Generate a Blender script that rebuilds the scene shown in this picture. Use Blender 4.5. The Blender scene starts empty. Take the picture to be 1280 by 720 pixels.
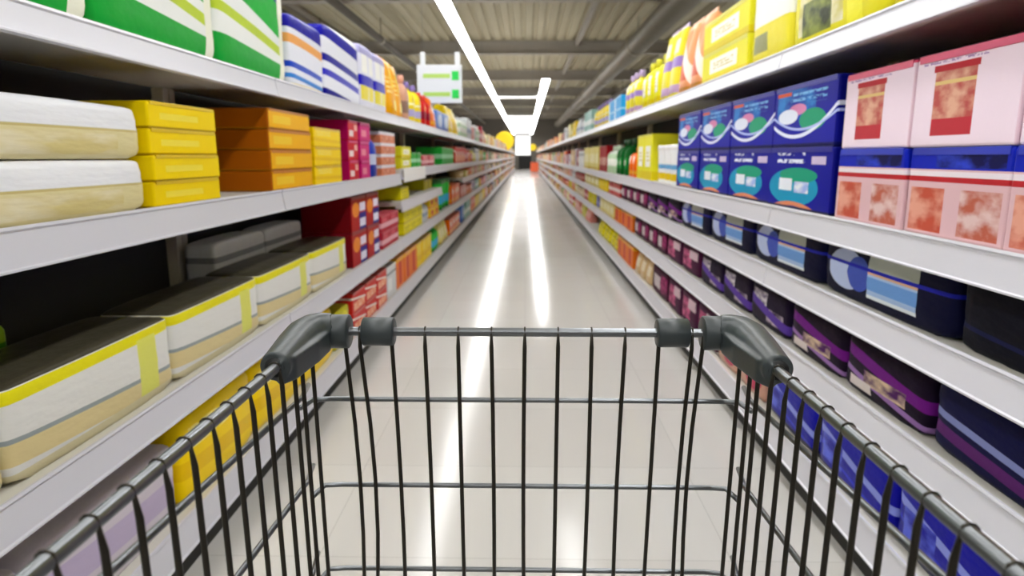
import bpy, bmesh, math, random
from mathutils import Vector, Matrix
random.seed(7)
C = bpy.context.scene.collection
PI = math.pi

# ------------------------------------------------------------------ colours and materials
def lin(h):
    h = h.lstrip('#')
    r = []
    for i in (0, 2, 4):
        c = int(h[i:i+2], 16) / 255
        r.append(c / 12.92 if c <= .04045 else ((c + .055) / 1.055) ** 2.4)
    return (r[0], r[1], r[2], 1)

def new_mat(name):
    m = bpy.data.materials.new(name); m.use_nodes = True
    return m, m.node_tree.nodes, m.node_tree.links, m.node_tree.nodes['Principled BSDF']

MATS = {}
def plain(name, col, rough=.5, metal=0., noise=0., nscale=20., coat=0., bump=0.):
    if name in MATS: return MATS[name]
    m, N, L, b = new_mat(name)
    b.inputs['Roughness'].default_value = rough
    b.inputs['Metallic'].default_value = metal
    b.inputs['Coat Weight'].default_value = coat
    c = lin(col) if isinstance(col, str) else col
    if noise or bump:
        tc = N.new('ShaderNodeTexCoord'); n = N.new('ShaderNodeTexNoise')
        n.inputs['Scale'].default_value = nscale; n.inputs['Detail'].default_value = 4
        L.new(tc.outputs['Object'], n.inputs['Vector'])
    if noise:
        mx = N.new('ShaderNodeMix'); mx.data_type = 'RGBA'
        mx.inputs[6].default_value = tuple(v * (1 - noise) for v in c[:3]) + (1,)
        mx.inputs[7].default_value = tuple(min(1, v * (1 + noise)) for v in c[:3]) + (1,)
        L.new(n.outputs['Fac'], mx.inputs[0]); L.new(mx.outputs[2], b.inputs['Base Color'])
    else:
        b.inputs['Base Color'].default_value = c
    if bump:
        bp = N.new('ShaderNodeBump'); bp.inputs['Strength'].default_value = bump; bp.inputs['Distance'].default_value = .01
        L.new(n.outputs['Fac'], bp.inputs['Height']); L.new(bp.outputs['Normal'], b.inputs['Normal'])
    MATS[name] = m
    return m

def emit(name, col, strength):
    m, N, L, b = new_mat(name)
    b.inputs['Base Color'].default_value = (.9, .9, .9, 1)
    b.inputs['Emission Color'].default_value = lin(col)
    b.inputs['Emission Strength'].default_value = strength
    return m

def print_mat(name, base, shapes, rough=.42, bump=.0):
    """printed packaging: bands, rectangles, discs, slanted bands, picture fields and rows of illegible marks"""
    if name in MATS: return MATS[name]
    m, N, L, b = new_mat(name)
    tc = N.new('ShaderNodeTexCoord')
    sp = N.new('ShaderNodeSeparateXYZ'); L.new(tc.outputs['Generated'], sp.inputs[0])
    Y, Z = sp.outputs['Y'], sp.outputs['Z']
    def math_(op, a, c=None, d=None):
        n = N.new('ShaderNodeMath'); n.operation = op
        for i, v in enumerate((a, c, d)):
            if v is None: continue
            if isinstance(v, (int, float)): n.inputs[i].default_value = v
            else: L.new(v, n.inputs[i])
        return n.outputs[0]
    def within(s, lo, hi): return math_('COMPARE', s, (lo + hi) / 2, (hi - lo) / 2)
    def rgb(h):
        n = N.new('ShaderNodeRGB'); n.outputs[0].default_value = lin(h); return n.outputs[0]
    cur = rgb(base)
    for s in shapes:
        k = s[0]; col = None
        if k == 'band': mask = within(Z, s[1], s[2]); col = rgb(s[3])
        elif k == 'rect': mask = math_('MULTIPLY', within(Y, s[1], s[2]), within(Z, s[3], s[4])); col = rgb(s[5])
        elif k == 'disc':
            dy = math_('MULTIPLY', math_('SUBTRACT', Y, s[1]), 1 / s[3]); dz = math_('MULTIPLY', math_('SUBTRACT', Z, s[2]), 1 / s[4])
            mask = math_('LESS_THAN', math_('ADD', math_('MULTIPLY', dy, dy), math_('MULTIPLY', dz, dz)), 1); col = rgb(s[5])
        elif k == 'diag':   # z - a*y between lo and hi
            mask = within(math_('MULTIPLY_ADD', Y, -s[1], Z), s[2], s[3]); col = rgb(s[4])
        elif k == 'swoosh':  # curved band, z - a*(y-.5)^2
            q = math_('SUBTRACT', Y, s[5]); mask = within(math_('MULTIPLY_ADD', math_('MULTIPLY', q, q), -s[1], Z), s[2], s[3]); col = rgb(s[4])
        elif k == 'marks':  # rows of short strokes
            r = math_('MULTIPLY', within(Y, s[1], s[2]), within(Z, s[3], s[4]))
            row = math_('LESS_THAN', math_('FRACT', math_('MULTIPLY', Z, s[5])), .5)
            nz = N.new('ShaderNodeTexNoise'); nz.inputs['Scale'].default_value = s[5] * 2.2; L.new(tc.outputs['Generated'], nz.inputs['Vector'])
            brk = math_('GREATER_THAN', nz.outputs['Fac'], .46)
            mask = math_('MULTIPLY', math_('MULTIPLY', r, row), brk); col = rgb(s[6])
        elif k == 'photo':
            mask = math_('MULTIPLY', within(Y, s[1], s[2]), within(Z, s[3], s[4]))
            nz = N.new('ShaderNodeTexNoise'); nz.inputs['Scale'].default_value = s[7] if len(s) > 7 else 5; nz.inputs['Detail'].default_value = 3
            L.new(tc.outputs['Generated'], nz.inputs['Vector'])
            rp = N.new('ShaderNodeValToRGB'); rp.color_ramp.elements[0].position = .38; rp.color_ramp.elements[1].position = .62
            rp.color_ramp.elements[0].color = lin(s[5]); rp.color_ramp.elements[1].color = lin(s[6])
            L.new(nz.outputs['Fac'], rp.inputs['Fac']); col = rp.outputs['Color']
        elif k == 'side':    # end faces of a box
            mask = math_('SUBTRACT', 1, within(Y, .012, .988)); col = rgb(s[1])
        mx = N.new('ShaderNodeMix'); mx.data_type = 'RGBA'
        L.new(mask, mx.inputs[0]); L.new(cur, mx.inputs[6]); L.new(col, mx.inputs[7]); cur = mx.outputs[2]
    L.new(cur, b.inputs['Base Color']); b.inputs['Specular IOR Level'].default_value = .1
    b.inputs['Roughness'].default_value = rough
    if bump:
        nz = N.new('ShaderNodeTexNoise'); nz.inputs['Scale'].default_value = 9; nz.inputs['Detail'].default_value = 3
        L.new(tc.outputs['Generated'], nz.inputs['Vector'])
        bp = N.new('ShaderNodeBump'); bp.inputs['Strength'].default_value = bump; bp.inputs['Distance'].default_value = .02
        L.new(nz.outputs['Fac'], bp.inputs['Height']); L.new(bp.outputs['Normal'], b.inputs['Normal'])
    MATS[name] = m
    return m

# ------------------------------------------------------------------ mesh helpers
def to_mesh(bm, name, mat, smooth=False):
    me = bpy.data.meshes.new(name); bm.normal_update(); bm.to_mesh(me); bm.free()
    me.materials.append(mat)
    if smooth:
        for p in me.polygons: p.use_smooth = True
    return me

def link(name, me, parent=None, loc=None):
    o = bpy.data.objects.new(name, me); C.objects.link(o)
    if parent: o.parent = parent
    if loc: o.location = loc
    return o

def add_box(bm, x0, x1, y0, y1, z0, z1, bev=0., seg=2):
    r = bmesh.ops.create_cube(bm, size=1)
    vs = r['verts']
    for v in vs:
        v.co = Vector(((x0 + x1) / 2 + v.co.x * (x1 - x0), (y0 + y1) / 2 + v.co.y * (y1 - y0), (z0 + z1) / 2 + v.co.z * (z1 - z0)))
    if bev:
        es = list({e for v in vs for e in v.link_edges})
        bmesh.ops.bevel(bm, geom=es, offset=bev, segments=seg, affect='EDGES', profile=.5)

def box(name, mat, dims, parent=None, bev=0.):
    bm = bmesh.new(); add_box(bm, *dims, bev=bev)
    return link(name, to_mesh(bm, name, mat), parent)

def add_tube(bm, pts, r, seg=10, closed=False):
    pts = [Vector(p) for p in pts]; n = len(pts)
    rad = r if isinstance(r, (list, tuple)) else [r] * n
    rings = []; prev = None
    for i, p in enumerate(pts):
        if closed: t = pts[(i + 1) % n] - pts[i - 1]
        else: t = pts[min(i + 1, n - 1)] - pts[max(i - 1, 0)]
        t.normalize()
        if prev is None:
            a = Vector((0, 0, 1)) if abs(t.z) < .9 else Vector((1, 0, 0))
            u = t.cross(a).normalized()
        else:
            u = (prev - t * prev.dot(t))
            u = u.normalized() if u.length > 1e-6 else t.orthogonal().normalized()
        prev = u; w = t.cross(u)
        rings.append([bm.verts.new(p + (u * math.cos(2 * PI * k / seg) + w * math.sin(2 * PI * k / seg)) * rad[i]) for k in range(seg)])
    m = n if closed else n - 1
    for i in range(m):
        A, B = rings[i], rings[(i + 1) % n]
        for k in range(seg):
            bm.faces.new((A[k], A[(k + 1) % seg], B[(k + 1) % seg], B[k]))
    if not closed:
        bm.faces.new(rings[0][::-1]); bm.faces.new(rings[-1])

def tube(name, mat, pts, r, parent=None, seg=10, closed=False):
    bm = bmesh.new(); add_tube(bm, pts, r, seg, closed)
    bmesh.ops.recalc_face_normals(bm, faces=bm.faces)
    return link(name, to_mesh(bm, name, mat, True), parent)

def add_loft(bm, sections, seg=20, cap=True):
    """sections: (z, cx, half x, half y, exponent) rounded-rectangle rings"""
    rings = []
    for z, cx, hx, hy, e in sections:
        ring = []
        for k in range(seg):
            a = 2 * PI * (k + .5) / seg
            c, s = math.cos(a), math.sin(a)
            ring.append(bm.verts.new((cx + hx * math.copysign(abs(c) ** (2 / e), c), hy * math.copysign(abs(s) ** (2 / e), s), z)))
        rings.append(ring)
    for A, B in zip(rings, rings[1:]):
        for k in range(seg): bm.faces.new((A[k], A[(k + 1) % seg], B[(k + 1) % seg], B[k]))
    if cap:
        bm.faces.new(rings[0][::-1]); bm.faces.new(rings[-1])

def empty(name, loc, rz=0.):
    o = bpy.data.objects.new(name, None); C.objects.link(o)
    o.location = loc; o.rotation_euler = (0, 0, rz); o.empty_display_size = .05
    return o

def tag(o, label, cat, group=None):
    o['label'] = label; o['category'] = cat
    if group: o['group'] = group
    return o

def structure(o, label=None):
    o['kind'] = 'structure'
    if label: o['label'] = label
    return o

# ------------------------------------------------------------------ shared materials
RAIL = plain('rail_plastic', '#d2d2db', .32)
SHELF = plain('shelf_enamel', '#cfccc4', .45, noise=.04, nscale=6)
POST = plain('post_enamel', '#c9c2ae', .5)
BACK = plain('back_panel_dark', '#1b1a18', .7, noise=.2, nscale=8)
KICK = plain('kick_black', '#15140f', .6)
STEEL = plain('beam_paint', '#a8a298', .6, noise=.12, nscale=2)
CHROME = plain('dark_chrome', '#74777a', .32, 1.0)
RODMAT = plain('dark_wire', '#38352f', .35, .85)
GRIP = plain('grip_plastic', '#2c3335', .42, bump=.02, nscale=400)
LAMPWHITE = emit('lamp_diffuser', '#ffffff', 17.)
PANELWHITE = emit('panel_diffuser', '#ffffff', 1.0)
HOUSING = plain('lamp_housing', '#8b8a86', .5)

# ------------------------------------------------------------------ setting: store shell
FAR = 62.
def floor_mat():
    m, N, L, b = new_mat('polished_floor_tiles')
    tc = N.new('ShaderNodeTexCoord')
    n = N.new('ShaderNodeTexNoise'); n.inputs['Scale'].default_value = 1.3; n.inputs['Detail'].default_value = 5
    L.new(tc.outputs['Object'], n.inputs['Vector'])
    br = N.new('ShaderNodeTexBrick'); br.offset = 0; br.inputs['Scale'].default_value = 1
    br.inputs['Brick Width'].default_value = .6; br.inputs['Row Height'].default_value = .6
    br.inputs['Mortar Size'].default_value = .0015; br.inputs['Mortar Smooth'].default_value = .3
    br.inputs['Color1'].default_value = lin('#c1bfbb'); br.inputs['Color2'].default_value = lin('#bdbab6'); br.inputs['Mortar'].default_value = lin('#a9a6a2')
    L.new(tc.outputs['Object'], br.inputs['Vector'])
    mx = N.new('ShaderNodeMix'); mx.data_type = 'RGBA'; mx.blend_type = 'MULTIPLY'; mx.inputs[0].default_value = .25
    cr = N.new('ShaderNodeValToRGB'); cr.color_ramp.elements[0].color = (.75, .73, .7, 1); cr.color_ramp.elements[1].color = (1, 1, 1, 1)
    L.new(n.outputs['Fac'], cr.inputs['Fac']); L.new(br.outputs['Color'], mx.inputs[6]); L.new(cr.outputs['Color'], mx.inputs[7])
    L.new(mx.outputs[2], b.inputs['Base Color'])
    rr = N.new('ShaderNodeMapRange'); rr.inputs['To Min'].default_value = .12; rr.inputs['To Max'].default_value = .17
    L.new(n.outputs['Fac'], rr.inputs['Value']); L.new(rr.outputs['Result'], b.inputs['Roughness'])
    b.inputs['Specular IOR Level'].default_value = .18
    return m
structure(box('floor', floor_mat(), (-9, 9, -6, FAR, -.1, 0)))

DECK = plain('ceiling_deck', '#b3ab8f', .7, noise=.1, nscale=.7)
WALLM = plain('store_wall', '#8f8a80', .7, noise=.06, nscale=1)
bm = bmesh.new()                                    # profiled deck: ribs run along the aisle
xs = []; x = -9.; CZ = 4.5
while x < 9.:
    xs += [(x, CZ), (x + .16, CZ), (x + .19, CZ + .06), (x + .27, CZ + .06), (x + .30, CZ)]; x += .30
lo = [bm.verts.new((a, -6, b_)) for a, b_ in xs]; hi = [bm.verts.new((a, FAR, b_)) for a, b_ in xs]
lo2 = [bm.verts.new((a, -6, CZ + .12)) for a, b_ in (xs[0], xs[-1])]; hi2 = [bm.verts.new((a, FAR, CZ + .12)) for a, b_ in (xs[0], xs[-1])]
for i in range(len(xs) - 1):
    if (lo[i].co - lo[i + 1].co).length > 1e-5: bm.faces.new((lo[i], lo[i + 1], hi[i + 1], hi[i]))
bm.faces.new((lo2[0], hi2[0], hi2[1], lo2[1]))
structure(link('ceiling', to_mesh(bm, 'ceiling', DECK)))
structure(box('wall_left', WALLM, (-9.1, -9, -6, FAR, 0, CZ + .1)))
structure(box('wall_right', WALLM, (9, 9.1, -6, FAR, 0, CZ + .1)))
structure(box('wall_back', WALLM, (-9, 9, -6.1, -6, 0, CZ + .1)))
structure(box('wall_front', plain('end_wall', '#6b665e', .7), (-9, 9, FAR, FAR + .1, 0, CZ + .1)))
structure(box('door_1', plain('door_dark', '#0b0a09', .6), (-.62, .5, FAR - .06, FAR - .001, 0, 1.16), bev=.01))
wf = structure(box('glow_panel_1', plain('panel_frame_grey', '#b9b9b7', .5), (-.93, .45, FAR - .05, FAR - .001, 1.2, 2.98), bev=.01))
box('pane', emit('glowing_pane', '#ffffff', 1.0), (-.89, .41, FAR - .07, FAR - .05, 1.24, 2.94), wf)  # backlit panel added to make the far end glow white, not a known window

yb = 7.1; k = 0
while yb < FAR - 1:
    bm = bmesh.new()                                 # I-beam across the store
    add_box(bm, -9, 9, yb - .12, yb + .12, 4.12, 4.15, .004); add_box(bm, -9, 9, yb - .02, yb + .02, 4.15, 4.46); add_box(bm, -9, 9, yb - .12, yb + .12, 4.46, 4.49, .004)
    structure(link('beam', to_mesh(bm, 'beam', STEEL))); yb += 7.1
for bx_ in (-5.2, -1.9, 1.5, 5.0):
    structure(box('beam', STEEL, (bx_ - .05, bx_ + .05, -6, FAR, 4.34, 4.49)))

def duct(xc, zc, r, label, cat='duct', name='air_duct', col='#8d887c', hoop=7.1):
    root = empty(name, (xc, 0, zc)); tag(root, label, cat)
    m = plain(name + '_metal', col, .45, .3, noise=.1, nscale=3)
    tube('duct_body' if cat == 'duct' else 'pipe_body', m, [(0, -5.9, 0), (0, FAR - .1, 0)], r, root, 20)
    y = 3.55
    while y < FAR:
        bm = bmesh.new(); add_tube(bm, [(0, y - .08, 0), (0, y + .08, 0)], r * 1.12, 20)
        bmesh.ops.recalc_face_normals(bm, faces=bm.faces)
        link('collar', to_mesh(bm, 'collar', plain('collar_metal', '#a39c8c', .4, .3), True), root)
        tube('hanger_rod', m, [(0, y, r * .9), (0, y, CZ - zc)], .012, root, 6)
        y += hoop
duct(2.75, 3.86, .25, 'thick round air duct under the ceiling above right-hand shelves')
duct(-3.6, 3.98, .085, 'thin dark ceiling pipe above left-hand shelves', 'pipe', 'ceiling_pipe', '#5d584f')
duct(4.35, 4.05, .07, 'thin pipe beside the thick air duct', 'pipe', 'ceiling_pipe', '#5d584f')
duct(-5.1, 4.0, .16, 'wide grey pipe beyond the thin dark ceiling pipe', 'pipe', 'ceiling_pipe', '#777166')

# ------------------------------------------------------------------ lamps
LZ = 3.0
def light_run(xc, y0, y1, w, label, across=False, name='linear_ceiling_light'):
    root = empty(name, (xc, (y0 + y1) / 2, LZ)); tag(root, label, 'light', 'white ceiling light lines')
    h = (y1 - y0) / 2
    def B(n, mat, a0, a1, l0, l1, z0, z1, bev=0):
        d = (l0, l1, a0, a1, z0, z1) if across else (a0, a1, l0, l1, z0, z1)
        box(n, mat, d, root, bev)
    B('housing', HOUSING, -w / 2 + .02, w / 2 - .02, -h, h, .045, .10, .006)
    B('diffuser', LAMPWHITE, -w / 2, w / 2, -h, h, 0, .045, .008)
    n = max(2, int(2 * h / 7.1) + 1)
    for i in range(n):
        t = -h + .3 + (2 * h - .6) * i / (n - 1)
        p = (t, 0) if across else (0, t)
        tube('suspension_wire', HOUSING, [(p[0], p[1], .09), (p[0], p[1], CZ - LZ)], .004, root, 6)
light_run(-1.02, -5.5, 60.5, .16, 'long white strip light hanging over the left half of the aisle')
light_run(.50, 17.8, 60.5, .19, 'long white strip light hanging over the right half, starting far down the aisle')
light_run(.50, -5.5, 7.2, .19, 'added unseen white strip light above the shopping cart')  # added out of view to brighten the left shelves
root = empty('linear_ceiling_light', (-.27, 23.0, LZ)); tag(root, 'short white strip light bridging the two long strips crosswise', 'light', 'white ceiling light lines')
box('housing', HOUSING, (-.64, .64, -.1, .1, .045, .10), root, .006); box('diffuser', PANELWHITE, (-.65, .65, -.13, .13, 0, .045), root, .008)
for sx in (-.5, .5): tube('suspension_wire', HOUSING, [(sx, 0, .09), (sx, 0, CZ - LZ)], .004, root, 6)
root = empty('luminous_ceiling_panel', (-.27, 47.0, LZ + .02)); tag(root, 'broad glowing white ceiling panel between the strip lights at the far end', 'light panel')
box('housing', HOUSING, (-.62, .62, -12.9, 12.9, .045, .10), root, .006); box('diffuser', PANELWHITE, (-.64, .64, -13., 13., 0, .045), root, .008)
for sy in (-12, -4, 4, 12): tube('suspension_wire', HOUSING, [(0, sy, .09), (0, sy, CZ - LZ - .02)], .004, root, 6)
for xc in (-4.4, 4.4):  # hidden runs added for the light they give
    light_run(xc, -5.5, 60.5, .18, 'added unseen white strip light over the neighbouring aisle behind the %s shelves' % ('left-hand' if xc < 0 else 'right-hand'))

# ------------------------------------------------------------------ shelving bays
FX, DEPTH = .92, .44
BAY = 2.5
def shelf_mesh(length, z, rail_h):
    bm = bmesh.new()
    add_box(bm, -DEPTH, -.012, 0, length, -.03, 0, .003)
    add_box(bm, -.05, -.012, 0, length, -.05, -.03)
    return to_mesh(bm, 'shelf', SHELF)
def rail_mesh(length, rail_h):
    bm = bmesh.new()                                  # tilted ticket channel with two lips
    prof = [(-.012, .006), (-.004, .008), (-.002, .002), (-.006, -.002), (.004, -rail_h + .006), (.009, -rail_h + .004), (.009, -rail_h), (-.003, -rail_h - .002), (-.012, -.01)]
    A = [bm.verts.new((x, .003, z)) for x, z in prof]; B = [bm.verts.new((x, length - .003, z)) for x, z in prof]
    n = len(prof)
    for i in range(n): bm.faces.new((A[i], B[i], B[(i + 1) % n], A[(i + 1) % n]))
    bm.faces.new(A[::-1]); bm.faces.new(B); bmesh.ops.recalc_face_normals(bm, faces=bm.faces)
    return to_mesh(bm, 'price_rail', RAIL)
SM = shelf_mesh(BAY, 0, .07); RM = {h: rail_mesh(BAY, h) for h in (.058, .072, .085)}
def bracket_mesh():
    bm = bmesh.new()
    A = [(-DEPTH + .02, -.03), (-.1, -.03), (-.1, -.035), (-DEPTH + .02, -.055)]
    a = [bm.verts.new((x, -.0015, z)) for x, z in A]; b_ = [bm.verts.new((x, .0015, z)) for x, z in A]
    for i in range(4): bm.faces.new((a[i], a[(i + 1) % 4], b_[(i + 1) % 4], b_[i]))
    bm.faces.new(a[::-1]); bm.faces.new(b_); bmesh.ops.recalc_face_normals(bm, faces=bm.faces)
    return to_mesh(bm, 'bracket', POST)
BR = bracket_mesh()
ORD = ['first', 'second', 'third', 'fourth', 'fifth', 'sixth', 'seventh', 'eighth', 'ninth', 'tenth', 'eleventh', 'twelfth', 'thirteenth', 'fourteenth', 'fifteenth', 'sixteenth', 'seventeenth', 'eighteenth', 'nineteenth', 'twentieth', 'twenty-first', 'twenty-second', 'twenty-third', 'twenty-fourth', 'twenty-fifth', 'twenty-sixth']
def mesh_box(n, mat, d, bev=0):
    bm = bmesh.new(); add_box(bm, *d, bev=bev); return to_mesh(bm, n, mat)
TOPL, TOPR = 1.425, 1.515
POSTM = {s: mesh_box('upright_post', POST, (-DEPTH - .01, -DEPTH + .035, -.02, .02, 0, t), .003) for s, t in (('L', TOPL - .03), ('R', TOPR - .03))}
BACKM = {s: mesh_box('back_panel', BACK, (-DEPTH - .02, -DEPTH - .008, .02, BAY - .02, .05, t)) for s, t in (('L', TOPL - .02), ('R', TOPR - .02))}
KICKM = mesh_box('kick_plate', KICK, (-.045, -.03, 0, BAY, 0, .088)); BASEM = mesh_box('base_frame', KICK, (-DEPTH, -.05, .01, BAY - .01, 0, .09))
def bay(side, y0, levels, label):
    s = 1 if side == 'L' else -1
    # local +x looks at the aisle; on the right the bay is turned round, its own y then runs towards the camera
    root = empty('shelving_bay', (-s * FX, y0 if s > 0 else y0 + BAY, 0), 0 if s > 0 else PI)
    tag(root, label, 'shelving', 'bays of the %s shelving' % ('left-hand' if s > 0 else 'right-hand'))
    for y in (.022, BAY - .022): link('upright_post', POSTM[side], root, (0, y, 0))
    link('back_panel', BACKM[side], root); link('kick_plate', KICKM, root); link('base_frame', BASEM, root)
    for i, z in enumerate(levels):
        sh = link('shelf', SM, root, (0, 0, z))
        link('price_rail', RM[.058 if i == 0 else (.085 if i == len(levels) - 1 else .072)], sh)
        if 0 < i < len(levels) - 1 and y0 < 12:
            for y in (.05, BAY - .05): link('bracket', BR, sh, (0, y, 0))
YS = [-2.4 + BAY * i for i in range(26)]
LN = (TOPL, 1.017, .535, .17)
for i, y0 in enumerate(YS):
    if i == 0: continue                                 # behind the cart
    if y0 + BAY > FAR: break
    if y0 < 5: lv = LN
    elif y0 < 7: lv = (TOPL, 1.05, .81, .535, .17)
    elif y0 < 9.9: lv = (TOPL, 1.05, .535, .17)
    else: lv = (TOPL, 1.05, .83, .535, .17)
    ex = {1: ' with yellow cartons', 2: ' holding red and magenta cartons', 3: ' where an extra shelf begins', 4: ' with green tubs'}.get(i, '')
    bay('L', y0, lv, 'white metal shelving bay on the left, %s from the cart%s' % (ORD[i - 1], ex))
    ex = {1: ' holding pink boxes', 2: ' holding blue packs'}.get(i, '')
    bay('R', y0, (TOPR, .963, .735, .482, .17), 'white metal shelving bay on the right, %s from the cart%s' % (ORD[i - 1], ex))

# ------------------------------------------------------------------ goods: builders (front faces local +x, front at x=0)
def p_carton(w, d, h, mat, acc):
    bm = bmesh.new(); add_box(bm, -d, 0, -w / 2, w / 2, 0, h, min(.006, h * .08))
    body = to_mesh(bm, 'carton_body', mat)
    bm = bmesh.new()                                   # folded top flap with a tuck edge over the front
    add_box(bm, -d * .5, .0015, -w / 2 + .012, w / 2 - .012, h - .002, h + .0012, .001)
    add_box(bm, -.001, .0018, -w / 2 + .012, w / 2 - .012, h - min(.016, h * .12), h + .001, .0006)
    flap = to_mesh(bm, 'flap', acc)
    return [('carton_body', body), ('flap', flap)]
def p_pack(w, d, h, mat, acc):
    bm = bmesh.new()                                   # plump film-wrapped pack with gathered end seals
    bmesh.ops.create_cube(bm, size=2); bmesh.ops.subdivide_edges(bm, edges=bm.edges, cuts=11, use_grid_fill=True)
    rnd = random.Random(int(w * 1000 + h * 777))
    ph = [rnd.uniform(0, 6.28) for _ in range(6)]
    for v in bm.verts:
        x, y, z = (math.copysign(1 - (1 - abs(q)) ** 1.7, q) for q in v.co)
        e = 15.
        n = (abs(x) ** e + abs(y) ** e + abs(z) ** e) ** (1 / e)
        q = Vector((x, y, z)) / n
        bulge = (1 - y * y) * (1 - z * z)
        wr = .012 * math.sin(y * 9 + ph[0] + z * 3) * (abs(y) ** 3) + .006 * math.sin(z * 11 + y * 5 + ph[1])
        qx = q.x * (.95 + .05 * bulge) + wr * (1 if x > 0 else -1)
        v.co = Vector((-d / 2 + qx * d / 2, q.y * w / 2, h / 2 + (q.z * (.965 + .035 * (1 - y * y))) * h / 2))
    mz = min(v.co.z for v in bm.verts)
    for v in bm.verts:
        if v.co.z - mz < h * .03: v.co.z = 0
        else: v.co.z = max(0, v.co.z)
    body = to_mesh(bm, 'pack_body', mat, True)
    bm = bmesh.new()                                   # fin seal along the top and a carry strap
    n = 14
    A = [bm.verts.new((-d * .5 + .006 * math.sin(i * 1.7), -w * .44 + w * .88 * i / n, h * .935)) for i in range(n + 1)]
    Bt = [bm.verts.new((-d * .5 + .012 + .008 * math.sin(i * 1.7 + 1), -w * .44 + w * .88 * i / n, h * .995)) for i in range(n + 1)]
    for i in range(n): bm.faces.new((A[i], A[i + 1], Bt[i + 1], Bt[i]))
    bmesh.ops.solidify(bm, geom=bm.faces[:], thickness=.002)
    seal = to_mesh(bm, 'top_seal', acc, True)
    return [('pack_body', body), ('top_seal', seal)]
def p_bottle(w, d, h, mat, acc):
    bm = bmesh.new(); hx, hy = d / 2, w / 2
    add_loft(bm, [(0, -hx, hx * .88, hy * .88, 3), (.012, -hx, hx, hy, 3), (h * .55, -hx, hx, hy, 3), (h * .68, -hx, hx * .92, hy * .9, 2.6), (h * .77, -hx, hx * .6, hy * .55, 2.2), (h * .82, -hx, min(hx, .022), min(hy, .022), 2), (h * .87, -hx, min(hx, .021), min(hy, .021), 2)], 20)
    body = to_mesh(bm, 'bottle_body', mat, True)
    bm = bmesh.new(); r = min(.028, hy * .62)
    add_loft(bm, [(h * .845, -hx, r, r, 2), (h * .85, -hx, r * 1.05, r * 1.05, 2), (h * .985, -hx, r * .92, r * .92, 2), (h, -hx, r * .8, r * .8, 2)], 16)
    cap = to_mesh(bm, 'cap', acc, True)
    return [('bottle_body', body), ('cap', cap)]
def p_tub(w, d, h, mat, acc):
    r = min(w, d) / 2
    bm = bmesh.new()
    add_loft(bm, [(0, -r, r * .86, r * .86, 2), (.008, -r, r * .9, r * .9, 2), (h * .86, -r, r * .97, r * .97, 2), (h * .9, -r, r * .97, r * .97, 2)], 28)
    body = to_mesh(bm, 'tub_body', mat, True)
    bm = bmesh.new()
    add_loft(bm, [(h * .875, -r, r * .985, r * .985, 2), (h * .88, -r, r, r, 2), (h * .975, -r, r, r, 2), (h, -r, r * .95, r * .95, 2)], 28)
    lid = to_mesh(bm, 'lid', acc, True)
    return [('tub_body', body), ('lid', lid)]
def p_pouch(w, d, h, mat, acc):
    bm = bmesh.new(); hx, hy = d / 2, w / 2
    secs = [(0, -hx, hx * .9, hy * .93, 4), (.01, -hx, hx, hy, 4)]
    for t in (.2, .4, .55, .7, .82, .92): secs.append((h * t, -hx, hx * (1 - .95 * max(0, t - .25) ** 1.3), hy * (1 - .05 * math.sin(t * 3)), 3.2))
    secs.append((h * .945, -hx, .006, hy * .96, 6))
    add_loft(bm, secs, 28)
    body = to_mesh(bm, 'pouch_body', mat, True)
    bm = bmesh.new(); add_box(bm, -hx - .004, -hx + .004, -hy * .96, hy * .96, h * .94, h, .001)
    return [('pouch_body', body), ('top_seal', to_mesh(bm, 'top_seal', acc))]
BUILD = {'carton': p_carton, 'soft_pack': p_pack, 'bottle': p_bottle, 'tub': p_tub, 'pouch': p_pouch}
NOUN = {'carton': 'carton', 'soft_pack': 'soft pack', 'bottle': 'bottle', 'tub': 'tub', 'pouch': 'pouch'}

# printed designs: name -> (description, base, shapes, accent colour)
S = {}
def sc(name, desc, base, shapes, acc=None, rough=.42): S[name] = (desc, base, shapes, acc or base, rough)
W = '#f1f1ee'
sc('green', 'green and white', '#e9ecea', [('diag', -.10, -.1, .26, '#19a23a'), ('diag', -.2, .42, .50, '#b9cf3c'), ('diag', -.3, .66, 1.02, '#22b03f'), ('disc', .35, .85, .2, .12, '#5fb6d8'), ('diag', -.3, .96, 1.02, '#1d5f86'), ('rect', .86, .99, 0, 1, '#eeeedd')], '#dfe7e2')
sc('blue_orange', 'white pack with blue and orange stripe', '#e4e6f2', [('diag', -.06, .80, 1.1, '#140f96'), ('diag', -.08, .60, .72, '#eba65b'), ('diag', -.08, .28, .36, '#1d46c0'), ('diag', -.08, .14, .2, '#3f86d8'), ('band', 0, .07, '#e7d27a')], '#dfe0ef')
sc('blue_white', 'white with slanted blue stripes', '#e6e8f3', [('diag', -.12, .82, .99, '#120e9c'), ('diag', -.12, .5, .6, '#0d0a92'), ('diag', -.12, .31, .40, '#2420b8'), ('diag', -.12, .06, .14, '#0c0a8e')], '#b7b4d8')
sc('blue_yellow', 'lilac and white with yellow foot', '#dfe0f0', [('band', .84, 1, '#a9a6d2'), ('rect', .1, .45, .56, .84, '#f4f4f0'), ('rect', .55, .92, .56, .84, '#f4f4f0'), ('band', .36, .52, '#1a12b0'), ('rect', .05, .48, .14, .36, '#e9d929'), ('rect', .52, .97, .14, .36, '#e9d929')], '#9b97cc')
sc('gold', 'golden orange', '#eba410', [('rect', .45, .95, .12, .3, '#f0e065'), ('rect', .5, .98, .5, .86, '#f4cf1d'), ('marks', .1, .45, .4, .7, 12, '#fbe9a0')], '#f2b522')
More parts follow.
